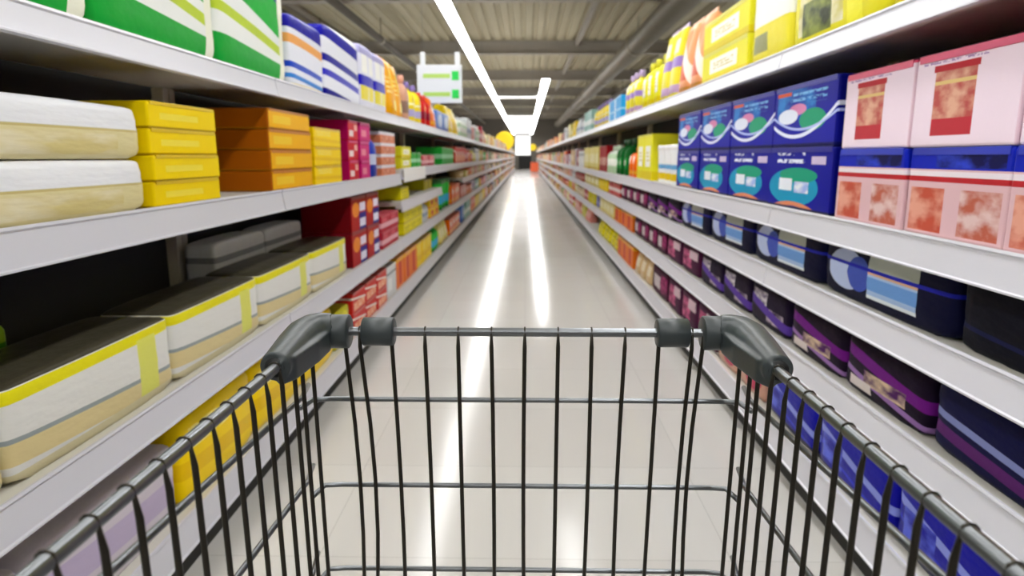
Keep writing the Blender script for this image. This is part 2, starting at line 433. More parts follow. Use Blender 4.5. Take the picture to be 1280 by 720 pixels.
sc('pale', 'white and tan', '#d9d6cd', [('band', .55, 1, '#eceef4'), ('band', .0, .5, '#e2d7a4'), ('photo', .1, .8, .08, .44, '#dccd8e', '#ece4c6', 3), ('band', .5, .54, '#cdbd7e')], '#e3e3e3')
sc('yellow', 'bright yellow', '#f8d800', [('band', 0, .08, '#c9a400'), ('rect', .15, .7, .35, .6, '#f7e14a')], '#e2bf00')
sc('amber', 'amber yellow', '#f2b400', [('side', '#b05c06'), ('band', .0, .1, '#b06b08'), ('rect', .1, .5, .3, .7, '#f6cc30')], '#c8780e')  # darker end faces carry their shade in the colour
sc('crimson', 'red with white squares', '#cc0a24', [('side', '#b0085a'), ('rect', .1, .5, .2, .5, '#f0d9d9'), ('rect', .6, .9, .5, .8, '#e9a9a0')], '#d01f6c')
sc('magenta', 'magenta', '#cf1d78', [('rect', .15, .6, .25, .6, '#e88aa0'), ('band', .8, 1, '#b80f63')], '#d93c8d')
sc('cobalt', 'cobalt blue', '#2b3fae', [('band', .3, .55, '#c9d0ee')], '#dfe2f2')
sc('peach', 'peach and white', '#d9805a', [('band', .72, 1, '#e6dfe8'), ('photo', .1, .9, .1, .6, '#c06043', '#e3a184', 6)], '#e9e2e6')
sc('yellow_edge', 'white with yellow top edge', '#e2e2de', [('band', .94, 1, '#433f32'), ('band', .8, .93, '#e6dd1c'), ('diag', -.15, .2, .42, '#dccb96'), ('diag', -.15, .42, .47, '#97a0a2'), ('rect', .72, .86, .12, .84, '#dfe06a'), ('band', 0, .12, '#d8cfa8')], '#ddd62a')  # dark top band: shade below the upper shelf, put into the colour
sc('green_dark', 'dark green', '#3d7a12', [('band', .8, 1, '#8fb52a'), ('rect', .2, .7, .2, .6, '#6aa22a')], '#79a51f')
sc('white_grey', 'white and grey', '#d6d7da', [('band', .72, .8, '#8b8e93'), ('rect', .1, .5, .2, .6, '#eceded')], '#e2e2e2')
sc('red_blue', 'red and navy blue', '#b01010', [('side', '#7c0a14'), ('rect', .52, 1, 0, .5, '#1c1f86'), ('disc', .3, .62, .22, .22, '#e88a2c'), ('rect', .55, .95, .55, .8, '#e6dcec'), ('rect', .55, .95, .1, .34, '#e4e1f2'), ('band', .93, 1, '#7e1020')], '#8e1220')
sc('rose', 'rose red and pink', '#b92b3e', [('band', .25, .55, '#e3a9b4'), ('rect', .1, .6, .6, .85, '#d45b6a')], '#c9475a')
sc('lemon', 'lemon yellow', '#e9dc14', [('band', .0, .14, '#c9b80a'), ('rect', .1, .9, .55, .65, '#b8aa18'), ('marks', .2, .8, .25, .45, 14, '#9c8f10')], '#e2d410')
sc('yellow_red', 'yellow with red mark', '#f0c619', [('disc', .5, .5, .25, .25, '#d8311c'), ('band', 0, .15, '#e98a1a')], '#e9b60f')
sc('deep_yellow', 'deep yellow', '#fad600', [('diag', -.1, .3, .5, '#efc400'), ('marks', .1, .6, .6, .85, 10, '#fbe98a')], '#e0b400')
sc('lilac', 'pale lilac', '#cdc5cf', [('diag', -.15, .4, .7, '#bcaecb'), ('diag', -.15, .1, .25, '#e6dfe6')], '#d9cfe0')
sc('olive', 'olive yellow', '#bdb41a', [('disc', .6, .5, .3, .4, '#d7ce20')], '#a59d18')
sc('red_photo', 'red with salmon picture', '#cf2b25', [('photo', .1, .9, .1, .5, '#e9805a', '#f0c0a0', 7), ('diag', -.3, .7, .8, '#f0e4dc')], '#c43a35')
sc('orange', 'orange', '#ea6a14', [('disc', .5, .65, .22, .16, '#f3e7da'), ('band', .12, .25, '#f0a52a')], '#d95510')
sc('orange_red', 'orange and red', '#e87722', [('rect', .3, .62, .1, .9, '#cc2a1a'), ('band', .85, 1, '#f2b733')], '#f09a2a')
sc('green_lt', 'light green and white', '#b9d6ae', [('band', .3, .6, '#eef2e8'), ('band', .8, 1, '#dfe9dc')], '#d4e6cd')
sc('green_mid', 'fresh green', '#28a53a', [('band', .35, .6, '#9fdcb0')], '#1d8a34')
sc('green_blue', 'green with sky-blue label', '#2db53c', [('band', .22, .52, '#3fb9e8'), ('band', .0, .1, '#1c7a26')], '#0f5a20')
sc('bottle_green', 'dark green', '#065a1c', [('rect', .15, .85, .2, .55, '#1f8a3a'), ('disc', .5, .4, .2, .1, '#cfe0c8')], '#0c4a1e')
sc('dark_red', 'dark red', '#9c1a22', [('rect', .2, .8, .25, .55, '#d8b0a2')], '#7d1018')
sc('pale_yellow', 'pale yellow', '#e4d77c', [('rect', .15, .85, .3, .7, '#f2ebc0'), ('band', 0, .12, '#d4b93a')], '#d9ca60')
sc('yellow_photo', 'yellow with dark picture', '#dfd62a', [('photo', .1, .62, .1, .7, '#f2efdc', '#c9c06a', 4), ('photo', .15, .5, .08, .36, '#38402c', '#8e9a48', 6), ('rect', .66, .8, .0, 1, '#efe83a'), ('band', .9, 1, '#c9c224'), ('rect', .05, .4, .7, .88, '#f2f2ec')], '#e7e04a')
sc('yellow_label', 'yellow with white label', '#e6e02a', [('rect', .2, .8, .3, .75, '#f3f3ea'), ('band', 0, .2, '#dcc918'), ('marks', .28, .72, .4, .62, 12, '#c9b84a')], '#d6d01e')
sc('white_yellow', 'white with yellow base', '#eeeee8', [('band', 0, .38, '#e8dc3c'), ('rect', .1, .5, .12, .3, '#8a8c56'), ('band', .9, 1, '#d8d24a')], '#e5e3c0')
sc('orange_white', 'orange and white', '#e9a070', [('rect', .2, .8, .2, .45, '#d2572a'), ('diag', -.6, .7, .95, '#f1e6da'), ('band', 0, .1, '#c98a3a')], '#e2b394')
sc('yellow_purple', 'yellow with purple band', '#e4d83a', [('band', .45, .6, '#9b7fc4'), ('rect', .2, .8, .66, .86, '#f0ecd0'), ('band', .08, .2, '#c2a2c8')], '#b7a2c8')
sc('yellow_cap', 'yellow', '#ecd42a', [('band', .18, .38, '#b8b2e0'), ('band', .5, .56, '#f4eeb8')], '#8773b8')
sc('peach_plain', 'brownish peach', '#c99a82', [('band', .2, .5, '#8f7468')], '#e3a48c')
sc('red', 'red', '#cc1f1c', [('band', .25, .5, '#8c1230'), ('disc', .5, .62, .2, .1, '#f2a63a')], '#e2412a')
sc('red_white', 'red and white', '#cb2a2c', [('band', .3, .55, '#eedede')], '#efe4e2')
sc('sky', 'sky blue', '#2ba3e6', [('rect', 0, .18, 0, 1, '#d9ecf6'), ('band', .4, .48, '#9fd4f2')], '#52b4ea')
sc('blue', 'blue and white', '#5b86d6', [('disc', .5, .5, .32, .3, '#c3d3f2'), ('band', 0, .18, '#3a5cb8')], '#8aa9e2')
sc('navy_bottle', 'navy', '#35415e', [('band', .25, .5, '#aab4cc')], '#c9cede')
sc('grey_white', 'grey-white', '#ccd0d2', [('band', .3, .5, '#8fa0b8')], '#b8c2c0')
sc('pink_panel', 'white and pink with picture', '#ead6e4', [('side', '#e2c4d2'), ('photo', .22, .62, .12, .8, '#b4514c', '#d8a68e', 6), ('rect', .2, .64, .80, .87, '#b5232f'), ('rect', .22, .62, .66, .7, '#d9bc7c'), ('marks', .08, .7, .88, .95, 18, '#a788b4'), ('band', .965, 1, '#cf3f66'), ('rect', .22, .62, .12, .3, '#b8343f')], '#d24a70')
sc('pink_stripe', 'pink with blue top band', '#dcb6bd', [('band', .76, 1, '#0f22b0'), ('photo', .3, .95, .78, .93, '#0a0d4a', '#2f48d8', 4), ('band', .62, .68, '#b8272f'), ('band', .68, .74, '#e9dde6'), ('photo', .05, .42, .05, .55, '#c05440', '#e2a08c', 5), ('photo', .58, .95, .05, .55, '#b9604c', '#e0c2c0', 5)], '#2439b6')
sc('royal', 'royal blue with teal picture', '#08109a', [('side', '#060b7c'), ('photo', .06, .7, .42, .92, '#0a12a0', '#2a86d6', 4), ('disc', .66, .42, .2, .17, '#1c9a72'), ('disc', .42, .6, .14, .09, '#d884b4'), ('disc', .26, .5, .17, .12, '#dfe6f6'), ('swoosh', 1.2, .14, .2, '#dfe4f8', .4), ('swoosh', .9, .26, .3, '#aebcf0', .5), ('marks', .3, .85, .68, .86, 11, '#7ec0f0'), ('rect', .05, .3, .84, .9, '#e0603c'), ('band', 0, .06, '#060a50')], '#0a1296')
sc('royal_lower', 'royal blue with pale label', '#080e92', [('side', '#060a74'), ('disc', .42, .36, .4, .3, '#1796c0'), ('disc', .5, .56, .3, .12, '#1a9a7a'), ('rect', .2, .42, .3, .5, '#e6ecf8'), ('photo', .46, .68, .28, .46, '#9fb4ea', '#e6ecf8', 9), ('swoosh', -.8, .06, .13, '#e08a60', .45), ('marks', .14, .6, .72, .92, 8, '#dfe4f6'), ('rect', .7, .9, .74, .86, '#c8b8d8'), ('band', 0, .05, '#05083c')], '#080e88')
sc('navy_label', 'dark navy with pale blue label', '#04062a', [('disc', .24, .52, .17, .36, '#b9c6ea'), ('disc', .36, .5, .1, .3, '#4458b8'), ('rect', .44, .8, .16, .9, '#a9c4ea'), ('rect', .44, .8, .66, .9, '#b6bcb4'), ('band', .6, .66, '#1a1fa0'), ('rect', .44, .8, .56, .60, '#dcae8c'), ('rect', .44, .8, .3, .52, '#6f9fe0'), ('rect', .44, .8, .16, .22, '#e6eef6')], '#05071c')
sc('navy', 'plain dark navy', '#030414', [('diag', -.2, .3, .36, '#0e1440')], '#04050f')
sc('violet', 'dark violet with tan label', '#160720', [('diag', -.3, .66, .86, '#6d1480'), ('diag', -.3, .36, .46, '#9a72b4'), ('photo', .3, .8, .26, .5, '#4a1a5c', '#dcc2a4', 5), ('rect', .1, .4, .1, .28, '#e3d9d6')], '#341444')
sc('violet_white', 'dark violet with white patches', '#170a26', [('photo', .1, .5, .5, .85, '#3a1a50', '#d6cfd6', 5), ('photo', .5, .9, .16, .5, '#2a123c', '#cfc0cc', 5), ('diag', -.4, .5, .72, '#5a3aa0')], '#2c1440')
sc('indigo', 'indigo with pale streak', '#080a3c', [('diag', -.25, .5, .6, '#8088c0'), ('diag', -.25, .25, .42, '#5a1f6a'), ('band', 0, .1, '#0a0b3a')], '#181a70')
sc('plum', 'plum with white label', '#40102c', [('rect', .2, .7, .25, .7, '#cfc4c9'), ('photo', .6, .95, .2, .8, '#5a1040', '#b23a78', 6)], '#3c1028')
sc('plum_pink', 'plum and pink', '#451238', [('photo', .12, .62, .2, .8, '#6a1844', '#d86a98', 5), ('rect', .5, .9, .55, .85, '#d9c0cc')], '#6a1a48')
sc('ultramarine', 'ultramarine blue', '#0808a0', [('diag', -.35, .62, .74, '#8c98e8'), ('diag', -.35, .4, .46, '#2a34d0'), ('photo', .1, .4, .2, .6, '#0606a0', '#5a6ae8', 5), ('band', 0, .12, '#090a4c')], '#1a1cb0')
sc('tan_red', 'tan and crimson', '#cf9f8a', [('disc', .6, .4, .3, .3, '#c22c5a'), ('diag', .5, .6, .9, '#40206a')], '#d2ac98')
sc('salmon', 'salmon pink', '#dc8a80', [('rect', .2, .8, .3, .65, '#f0cdc4')], '#c9706a')
sc('teal', 'pale teal', '#9ec8c0', [('band', .3, .55, '#e9f1ee')], '#6aa89c')
sc('tan', 'tan', '#d6b98a', [('rect', .2, .8, .3, .65, '#efe2c6')], '#c2a070')
sc('jar_white', 'white with blue and yellow label', '#eef0f2', [('band', .42, .55, '#6fb0e0'), ('band', .1, .3, '#f0d020')], '#f4f4f2')

MESHES = {}
def get_parts(kind, scheme, w, d, h):
    key = (kind, scheme, round(w, 2), round(d, 2), round(h, 3))
    if key not in MESHES:
        desc, base, shapes, acc, rough = S[scheme]
        m = print_mat('print_' + scheme + ('_film' if kind in ('soft_pack', 'pouch') else ''), base, shapes, .55 if sum(lin(base)[:3]) < .2 else .3 if kind in ('soft_pack', 'pouch', 'bottle') else rough, .12 if kind == 'soft_pack' else 0)
        a = plain('accent_' + scheme, acc, .35)
        MESHES[key] = BUILD[kind](w, d, h, m, a)
    return MESHES[key]
JOINED = {}
def get_joined(kind, scheme, w, d, h):
    key = (kind, scheme, round(w, 2), round(d, 2), round(h, 3))
    if key not in JOINED:
        ps = get_parts(*((kind, scheme, w, d, h)))
        bm = bmesh.new(); me = bpy.data.meshes.new(kind)
        for i, (n, pm) in enumerate(ps):
            k0 = len(bm.faces); bm.from_mesh(pm); bm.faces.ensure_lookup_table()
            for f in bm.faces[k0:]: f.material_index = i
            me.materials.append(pm.materials[0])
        bm.to_mesh(me); bm.free(); JOINED[key] = me
    return JOINED[key]

SHELVES = {  # key: (side, deck height, name in labels)
    'LA': ('L', TOPL, 'left top shelf'), 'LB': ('L', 1.017, 'left second shelf'), 'LBx': ('L', 1.05, 'left second shelf'),
    'LX': ('L', .81, 'left extra middle shelf'), 'LXf': ('L', .83, 'left extra middle shelf'), 'LC': ('L', .535, 'left lower shelf'), 'LD': ('L', .17, 'left bottom shelf'),
    'RA': ('R', TOPR, 'right top shelf'), 'RB': ('R', .963, 'right second shelf'), 'RC': ('R', .735, 'right third shelf'), 'RD': ('R', .482, 'right fourth shelf'), 'RE': ('R', .17, 'right bottom shelf')}
ITEMS = []
def put(shelf, kind, scheme, y0, y1, h, layers=1, setback=.03, depth=.3, lean=0., note=None):
    ITEMS.append(dict(shelf=shelf, kind=kind, scheme=scheme, y0=y0, y1=y1, h=h, layers=layers, setback=setback, depth=depth, note=note))
def row(shelf, kind, scheme, y0, y1, n, h, layers=1, **k):
    w = (y1 - y0) / n
    for i in range(n): put(shelf, kind, scheme, y0 + w * i, y0 + w * (i + 1) - .008, h, layers, **k)

# ---- left top shelf
row('LA', 'soft_pack', 'green', .96, 2.85, 3, .42, depth=.34)
row('LA', 'soft_pack', 'blue_orange', 2.88, 3.36, 1, .30)
row('LA', 'soft_pack', 'blue_white', 3.37, 4.08, 1, .35)
row('LA', 'soft_pack', 'blue_yellow', 4.09, 4.83, 2, .37)
row('LA', 'pouch', 'gold', 4.94, 5.52, 2, .42, depth=.2)
row('LA', 'bottle', 'peach_plain', 5.58, 5.8, 1, .36, depth=.12)
row('LA', 'bottle', 'yellow_cap', 5.86, 6.46, 2, .34, depth=.14)
row('LA', 'bottle', 'red', 6.5, 7.1, 2, .31, depth=.14)
row('LA', 'pouch', 'orange', 7.14, 7.5, 1, .33, depth=.2)
row('LA', 'soft_pack', 'blue', 7.52, 8.7, 2, .22)
row('LA', 'pouch', 'deep_yellow', 8.75, 10.0, 2, .38, depth=.3)
# ---- left second shelf
row('LB', 'soft_pack', 'pale', .56, 1.74, 2, .125, 2, depth=.36)
row('LB', 'carton', 'yellow', 1.75, 2.14, 1, .0665, 4, depth=.3)
row('LB', 'carton', 'amber', 2.57, 3.08, 1, .076, 4, depth=.36)
row('LB', 'carton', 'deep_yellow', 3.12, 3.58, 1, .086, 3, depth=.34)
row('LB', 'carton', 'crimson', 3.72, 3.96, 1, .107, 3)
row('LB', 'carton', 'magenta', 3.99, 4.24, 1, .107, 3)
row('LB', 'bottle', 'cobalt', 4.29, 4.52, 1, .30, depth=.12)
row('LB', 'carton', 'peach', 4.57, 5.06, 1, .072, 4)
row('LBx', 'carton', 'yellow_label', 5.3, 5.75, 1, .085, 2)
row('LBx', 'carton', 'green_mid', 5.78, 6.3, 2, .13, 1)
row('LBx', 'soft_pack', 'rose', 6.4, 7.3, 2, .11)
row('LBx', 'carton', 'green_mid', 7.95, 9.2, 2, .2)
row('LBx', 'carton', 'red_photo', 9.3, 10.9, 4, .22)
# ---- added shelf on the left
row('LX', 'carton', 'lemon', 5.26, 5.62, 1, .10, 1)
row('LX', 'carton', 'olive', 6.9, 7.5, 2, .10, 1, setback=.1)
# ---- left lower shelf
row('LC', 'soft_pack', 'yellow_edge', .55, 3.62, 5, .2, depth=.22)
row('LC', 'soft_pack', 'green_dark', .75, 1.5, 1, .25, setback=.255, depth=.13)
row('LC', 'soft_pack', 'white_grey', 2.55, 3.58, 2, .29, setback=.255, depth=.13)
row('LC', 'carton', 'red_blue', 3.72, 4.42, 2, .195, 2, depth=.28)
row('LC', 'carton', 'rose', 4.5, 5.08, 2, .11, 2)
row('LC', 'carton', 'lemon', 5.3, 6.3, 3, .092, 2)
row('LC', 'bottle', 'grey_white', 6.36, 6.75, 2, .2, depth=.13)
row('LC', 'carton', 'yellow_red', 6.8, 7.5, 2, .1, 2)
row('LC', 'tub', 'green_blue', 7.75, 8.75, 3, .345, depth=.32)
row('LC', 'carton', 'orange', 8.85, 9.9, 3, .24)
# ---- left bottom shelf
row('LD', 'soft_pack', 'lilac', .6, 1.74, 2, .22)
row('LD', 'soft_pack', 'deep_yellow', 1.76, 3.3, 3, .255)
row('LD', 'soft_pack', 'olive', 3.32, 3.62, 1, .2)
row('LD', 'carton', 'red_photo', 3.66, 4.6, 3, .115, 2)
row('LD', 'carton', 'white_grey', 4.62, 4.95, 1, .22)
row('LD', 'carton', 'orange_red', 4.98, 5.9, 3, .23)
row('LD', 'carton', 'deep_yellow', 5.95, 6.9, 3, .22)
row('LD', 'bottle', 'green_blue', 6.95, 7.5, 3, .26, depth=.14)
row('LD', 'pouch', 'pale_yellow', 7.6, 8.4, 3, .24, depth=.14)
row('LD', 'carton', 'orange', 8.5, 9.9, 4, .2)
# ---- right top shelf
row('RA', 'soft_pack', 'yellow_photo', .6, 2.62, 3, .40, depth=.34)
row('RA', 'soft_pack', 'white_yellow', 2.64, 3.07, 1, .39)
row('RA', 'carton', 'yellow_label', 3.1, 3.86, 1, .155, 2)
row('RA', 'pouch', 'orange_white', 3.93, 4.48, 2, .43, depth=.18)
row('RA', 'pouch', 'yellow_purple', 4.54, 5.04, 2, .46, depth=.16)
row('RA', 'bottle', 'yellow_label', 5.1, 5.86, 3, .36, depth=.16)
row('RA', 'bottle', 'yellow_purple', 6.1, 6.8, 3, .37, depth=.13)
row('RA', 'carton', 'sky', 7.0, 8.1, 2, .23)
row('RA', 'bottle', 'yellow_cap', 8.25, 9.9, 5, .3, depth=.14)
# ---- right second shelf
row('RB', 'carton', 'pink_stripe', .62, 2.13, 4, .205, 1, depth=.34)
row('RB', 'carton', 'pink_panel', .62, 2.13, 4, .21, 1, depth=.34, note='upper')
row('RB', 'carton', 'royal_lower', 2.16, 4.38, 4, .215, depth=.32)
row('RB', 'carton', 'royal', 2.16, 4.38, 4, .215, depth=.32, note='upper')
row('RB', 'tub', 'jar_white', 4.45, 5.15, 3, .26, depth=.23)
row('RB', 'carton', 'yellow_label', 5.25, 5.95, 2, .35)
row('RB', 'bottle', 'orange', 6.0, 6.5, 2, .27, depth=.18)
row('RB', 'bottle', 'bottle_green', 6.58, 7.4, 3, .35, depth=.2)
row('RB', 'bottle', 'green_lt', 7.45, 8.15, 3, .3, depth=.18)
row('RB', 'carton', 'dark_red', 8.2, 9.0, 3, .31)
row('RB', 'carton', 'pale_yellow', 9.05, 11.3, 5, .31)
# ---- right third shelf
row('RC', 'soft_pack', 'navy', .85, 1.5, 1, .165)
row('RC', 'soft_pack', 'navy_label', 1.51, 4.24, 4, .165)
row('RC', 'soft_pack', 'violet', 4.26, 5.4, 3, .14)
row('RC', 'soft_pack', 'plum', 5.42, 6.9, 4, .15)
row('RC', 'carton', 'red_white', 6.95, 7.9, 3, .15)
row('RC', 'carton', 'yellow', 8.0, 8.9, 3, .15)
row('RC', 'soft_pack', 'pale_yellow', 9.0, 11.2, 4, .16)
# ---- right fourth shelf
row('RD', 'soft_pack', 'indigo', .9, 1.55, 1, .17)
row('RD', 'soft_pack', 'violet', 1.56, 2.42, 2, .16)
row('RD', 'soft_pack', 'violet_white', 2.44, 3.7, 3, .16)
row('RD', 'soft_pack', 'plum_pink', 3.72, 4.6, 2, .16)
row('RD', 'soft_pack', 'plum', 4.62, 6.0, 4, .16)
row('RD', 'carton', 'orange_red', 6.05, 7.3, 3, .15)
row('RD', 'carton', 'pale_yellow', 7.35, 8.8, 4, .16)
row('RD', 'soft_pack', 'ultramarine', 8.85, 9.3, 1, .16)
row('RD', 'carton', 'lemon', 9.35, 10.4, 3, .16)
# ---- right bottom shelf
row('RE', 'soft_pack', 'ultramarine', .7, 2.6, 4, .2)
row('RE', 'soft_pack', 'tan_red', 2.62, 3.3, 2, .2)
row('RE', 'soft_pack', 'plum_pink', 3.32, 4.5, 3, .2)
row('RE', 'soft_pack', 'plum', 4.52, 5.1, 1, .2)
row('RE', 'pouch', 'tan', 5.15, 5.9, 3, .22, depth=.15)
row('RE', 'carton', 'orange_red', 5.95, 7.0, 3, .19)
row('RE', 'pouch', 'lemon', 7.05, 9.0, 6, .2, depth=.15)
# ---- fill every shelf on to END
END = 17.5
PAL = {'LA': ['grey_white', 'rose', 'green_lt', 'salmon', 'pale_yellow', 'teal', 'yellow', 'tan', 'red_white', 'white_grey'],
       'LBx': ['red_photo', 'salmon', 'green_mid', 'tan', 'white_grey', 'orange', 'pale_yellow', 'rose'],
       'LXf': ['dark_red', 'orange', 'salmon', 'tan', 'pale_yellow', 'rose', 'white_grey'],
       'LC': ['orange', 'salmon', 'deep_yellow', 'lilac', 'tan', 'pale_yellow', 'teal', 'rose'],
       'LD': ['red_photo', 'teal', 'salmon', 'yellow', 'lilac', 'tan', 'pale_yellow', 'blue', 'orange'],
       'RA': ['yellow', 'pale_yellow', 'navy_bottle', 'white_grey', 'grey_white', 'green_lt', 'tan', 'green_mid', 'teal'],
       'RB': ['blue', 'tan', 'lilac', 'orange', 'pale_yellow', 'dark_red', 'white_grey', 'salmon'],
       'RC': ['salmon', 'rose', 'pale_yellow', 'tan', 'orange', 'dark_red', 'white_grey'],
       'RD': ['salmon', 'lemon', 'tan', 'orange', 'pale_yellow', 'rose', 'plum'],
       'RE': ['orange', 'tan', 'salmon', 'lemon', 'pale_yellow', 'red_white', 'olive']}
HMAX = {'LA': .34, 'LBx': .24, 'LXf': .14, 'LC': .2, 'LD': .26, 'RA': .3, 'RB': .32, 'RC': .15, 'RD': .17, 'RE': .21}
for sh, pal in PAL.items():
    y = max([i['y1'] for i in ITEMS if i['shelf'] == sh] + [10.15]) + .06
    seen = set(); prev = None
    while y < END:
        for _ in range(60):
            kind = random.choices(['carton', 'soft_pack', 'bottle', 'pouch', 'tub'], [4, 3, 3, 2, 1])[0] if HMAX[sh] > .2 else random.choices(['carton', 'soft_pack', 'tub'], [4, 3, 1])[0]
            scm = random.choice(pal)
            if (kind, scm) != prev and (prev, kind, scm) not in seen: break
        n = random.choice((2, 3, 3, 4))
        w = {'carton': random.choice((.2, .28)), 'soft_pack': random.choice((.3, .36)), 'bottle': .18, 'pouch': .22, 'tub': .2}[kind]
        h = HMAX[sh] * random.choice((.7, .85, .95, 1))
        if y + w * n > END: n = int((END - y) / w)
        if n < 1: break
        seen.add((prev, kind, scm)); prev = (kind, scm)
        row(sh, kind, scm, y, y + w * n, n, h, depth={'bottle': .14, 'pouch': .15, 'tub': .19}.get(kind, .28))
        y += w * n + .03

# ---- group items into runs so that every label can say which one it is
bykey = {}
for it in ITEMS: bykey.setdefault((SHELVES[it['shelf']][2]), []).append(it)
NUM = ['', 'one', 'two', 'three', 'four', 'five', 'six', 'seven', 'eight']
def place(it, me_parts, layer, label, group):
    side, z, sname = SHELVES[it['shelf']]
    s = 1 if side == 'L' else -1
    zz = z + it['h'] * layer + (0 if it['note'] != 'upper' else it['base']) + .001 * layer + .0008
    loc = (-s * (FX + it['setback']), (it['y0'] + it['y1']) / 2, zz)
    w = it['y1'] - it['y0']; k = it['kind']
    if k == 'bottle': w = min(w - .01, .17)
    if k == 'tub': w = min(w, it['depth'] + .02)
    near = it['y0'] < 9.4
    jit = random.uniform(-.006, .006) if it['layers'] == 1 and it['note'] != 'upper' else random.uniform(-.003, .003)
    rz = (0 if s > 0 else PI) + (random.uniform(-.02, .02) if k != 'soft_pack' else 0) * (.4 if w > .3 else 1)
    if near:
        o = empty(k, loc, rz)
        for n, pm in get_parts(k, it['scheme'], w, it['depth'], it['h']): link(n, pm, o)
    else:
        o = link(k, get_joined(k, it['scheme'], w, it['depth'], it['h']), None, loc); o.rotation_euler = (0, 0, rz)
    o.location.x += jit if k != 'soft_pack' else 0
    tag(o, label, {'soft_pack': 'pack'}.get(k, k), group)
def plural(n): return n + ('es' if n.endswith('ch') else 's')
BASEH = {'pink_panel': .207, 'royal': .2165}
LABELS = {}
work = []
for sname, its in bykey.items():
    its.sort(key=lambda i: (i['setback'] > .2, i['note'] == 'upper', i['y0']))
    runs = []
    for it in its:
        k = (it['kind'], it['scheme'])
        if runs and runs[-1][0] == k: runs[-1][1].append(it)
        else: runs.append((k, [it]))
    cnt = {}
    for k, r in runs: cnt[(S[k[1]][0], k[0])] = cnt.get((S[k[1]][0], k[0]), 0) + 1
    for ri, (k, r) in enumerate(runs):
        d = S[k[1]][0]; noun = NOUN[k[0]]
        past = ''
        if cnt[(d, k[0])] > 1:
            if ri: past = ' past the ' + S[runs[ri - 1][0][1]][0].split(' with ')[0] + ' ' + (plural(NOUN[runs[ri - 1][0][0]]) if len(runs[ri - 1][1]) > 1 else NOUN[runs[ri - 1][0][0]])
            else: past = ' nearest the cart'
        for i, it in enumerate(r):
            n = len(r)
            posw = '' if n == 1 else (', nearest of %s' % NUM[n] if i == 0 else ', farthest of %s' % NUM[n] if i == n - 1 else ', %s of %s' % (ORD[i], NUM[n]))
            if it['note'] == 'upper': it['base'] = BASEH[it['scheme']]
            for l in range(it['layers']):
                lay = '' if it['layers'] == 1 else (' at stack bottom' if l == 0 else ' on stack top' if l == it['layers'] - 1 else ' in stack, %s up,' % ORD[l])
                da, _, db = d.replace(' pack with', ' with').partition(' with ')
                lab = '%s %s%s%s%s on %s%s' % (da, noun, ' with ' + db if db else '', lay, posw, sname, past)
                lab = lab.replace(',,', ',').replace(', on', ' on')
                if it['setback'] > .2: lab = lab.replace(' on ' + sname, ' behind the others on ' + sname)
                if len(lab.split()) > 16: lab = lab.replace(' past the ', ' past ')
                if len(lab.split()) > 16: lab = lab.split(' past ')[0] + ', ' + ORD[ri] + ' row'
                g = '%s %s on the %s' % (da, plural(noun), sname)
                work.append((it, l, lab, g))
for it, l, lab, g in work:
    place(it, None, l, lab, g)

# ---- the goods still farther down the aisle: too small to tell one by one
def far_goods(kind, label):
    cols = ['#d9c27a', '#cc8a5a', '#c46a5a', '#b9b2a8', '#e0cf9a', '#8fae8a', '#d8a24a', '#a8a8b8', '#d8b8a8', '#b04a40']
    bm = bmesh.new(); me = bpy.data.meshes.new(kind)
    for c in cols: me.materials.append(plain('far_' + c[1:], c, .5))
    lv = [('L', TOPL, .3), ('L', 1.05, .22), ('L', .83, .13), ('L', .535, .2), ('L', .17, .25), ('R', TOPR, .28), ('R', .963, .32), ('R', .735, .15), ('R', .482, .16), ('R', .17, .2)]
    rnd = random.Random(21)                             # both kinds read the same line-up and take their own share of it
    for side, z, hm in lv:
        s = -1 if side == 'L' else 1; y = END + .1
        while y < 59.6:
            w = rnd.uniform(.3, .7); h = hm * rnd.uniform(.6, 1); ci = rnd.randrange(len(cols)); own = 'carton' if rnd.random() < .62 else 'bottle'
            if own == 'bottle': w = max(w, .48)
            if own == kind and not (side == 'L' and z == TOPL and 35.7 < y < 37.7):   # the round sign hangs there
                k0 = len(bm.faces); xa, xb = sorted((s * (FX + .03), s * (FX + .3)))
                if kind == 'carton': add_box(bm, xa, xb, y, y + w - .02, z + .001, z + h, .004, 1)
                else:
                    rr = .1
                    for q in range(2):
                        k1 = len(bm.verts); add_loft(bm, [(z + .001, 0, rr * .9, rr * .9, 2), (z + h * .7, 0, rr, rr, 2), (z + h * .85, 0, rr * .4, rr * .4, 2), (z + h, 0, rr * .36, rr * .36, 2)], 10)
                        bm.verts.ensure_lookup_table()
                        for v in bm.verts[k1:]: v.co.x += s * (FX + .14); v.co.y += y + .12 + q * .22
                bm.faces.ensure_lookup_table()
                for f in bm.faces[k0:]: f.material_index = ci
            y += w
    bm.to_mesh(me); bm.free()
    o = link(kind, me); o['kind'] = 'stuff'; o['label'] = label; o['category'] = kind
    return o
far_goods('carton', 'tiny distant cartons filling both shelves far down the aisle')
far_goods('bottle', 'tiny distant bottles filling gaps between far cartons')

# ------------------------------------------------------------------ signs and other single things
sg = empty('hanging_sign', (-1.05, 8.62, -.045)); tag(sg, 'white hanging sign with two green squares above left shelves', 'sign')
WHITE = plain('sign_white', '#eef1f4', .4)
box('sign_board', WHITE, (-.275, .275, -.012, .012, 1.83, 2.28), sg, .006)
GRN = plain('sign_green', '#16e052', .4); LIME = plain('sign_lime', '#bfe36a', .4)
for z0 in (2.10, 1.885):
    box('green_square', GRN, (.15, .235, -.016, -.011, z0, z0 + .105), sg, .004)
    box('text_strip', LIME, (-.2, .13, -.015, -.011, z0 + .025, z0 + .075), sg, .003)
for x in (-.2, .22):
    st = box('hanging_strap', WHITE, (x - .03, x + .03, -.004, .004, 2.27, 2.43), sg)
    tube('wire', HOUSING, [(x, 0, 2.42), (x, 0, CZ + .06)], .003, st, 6)

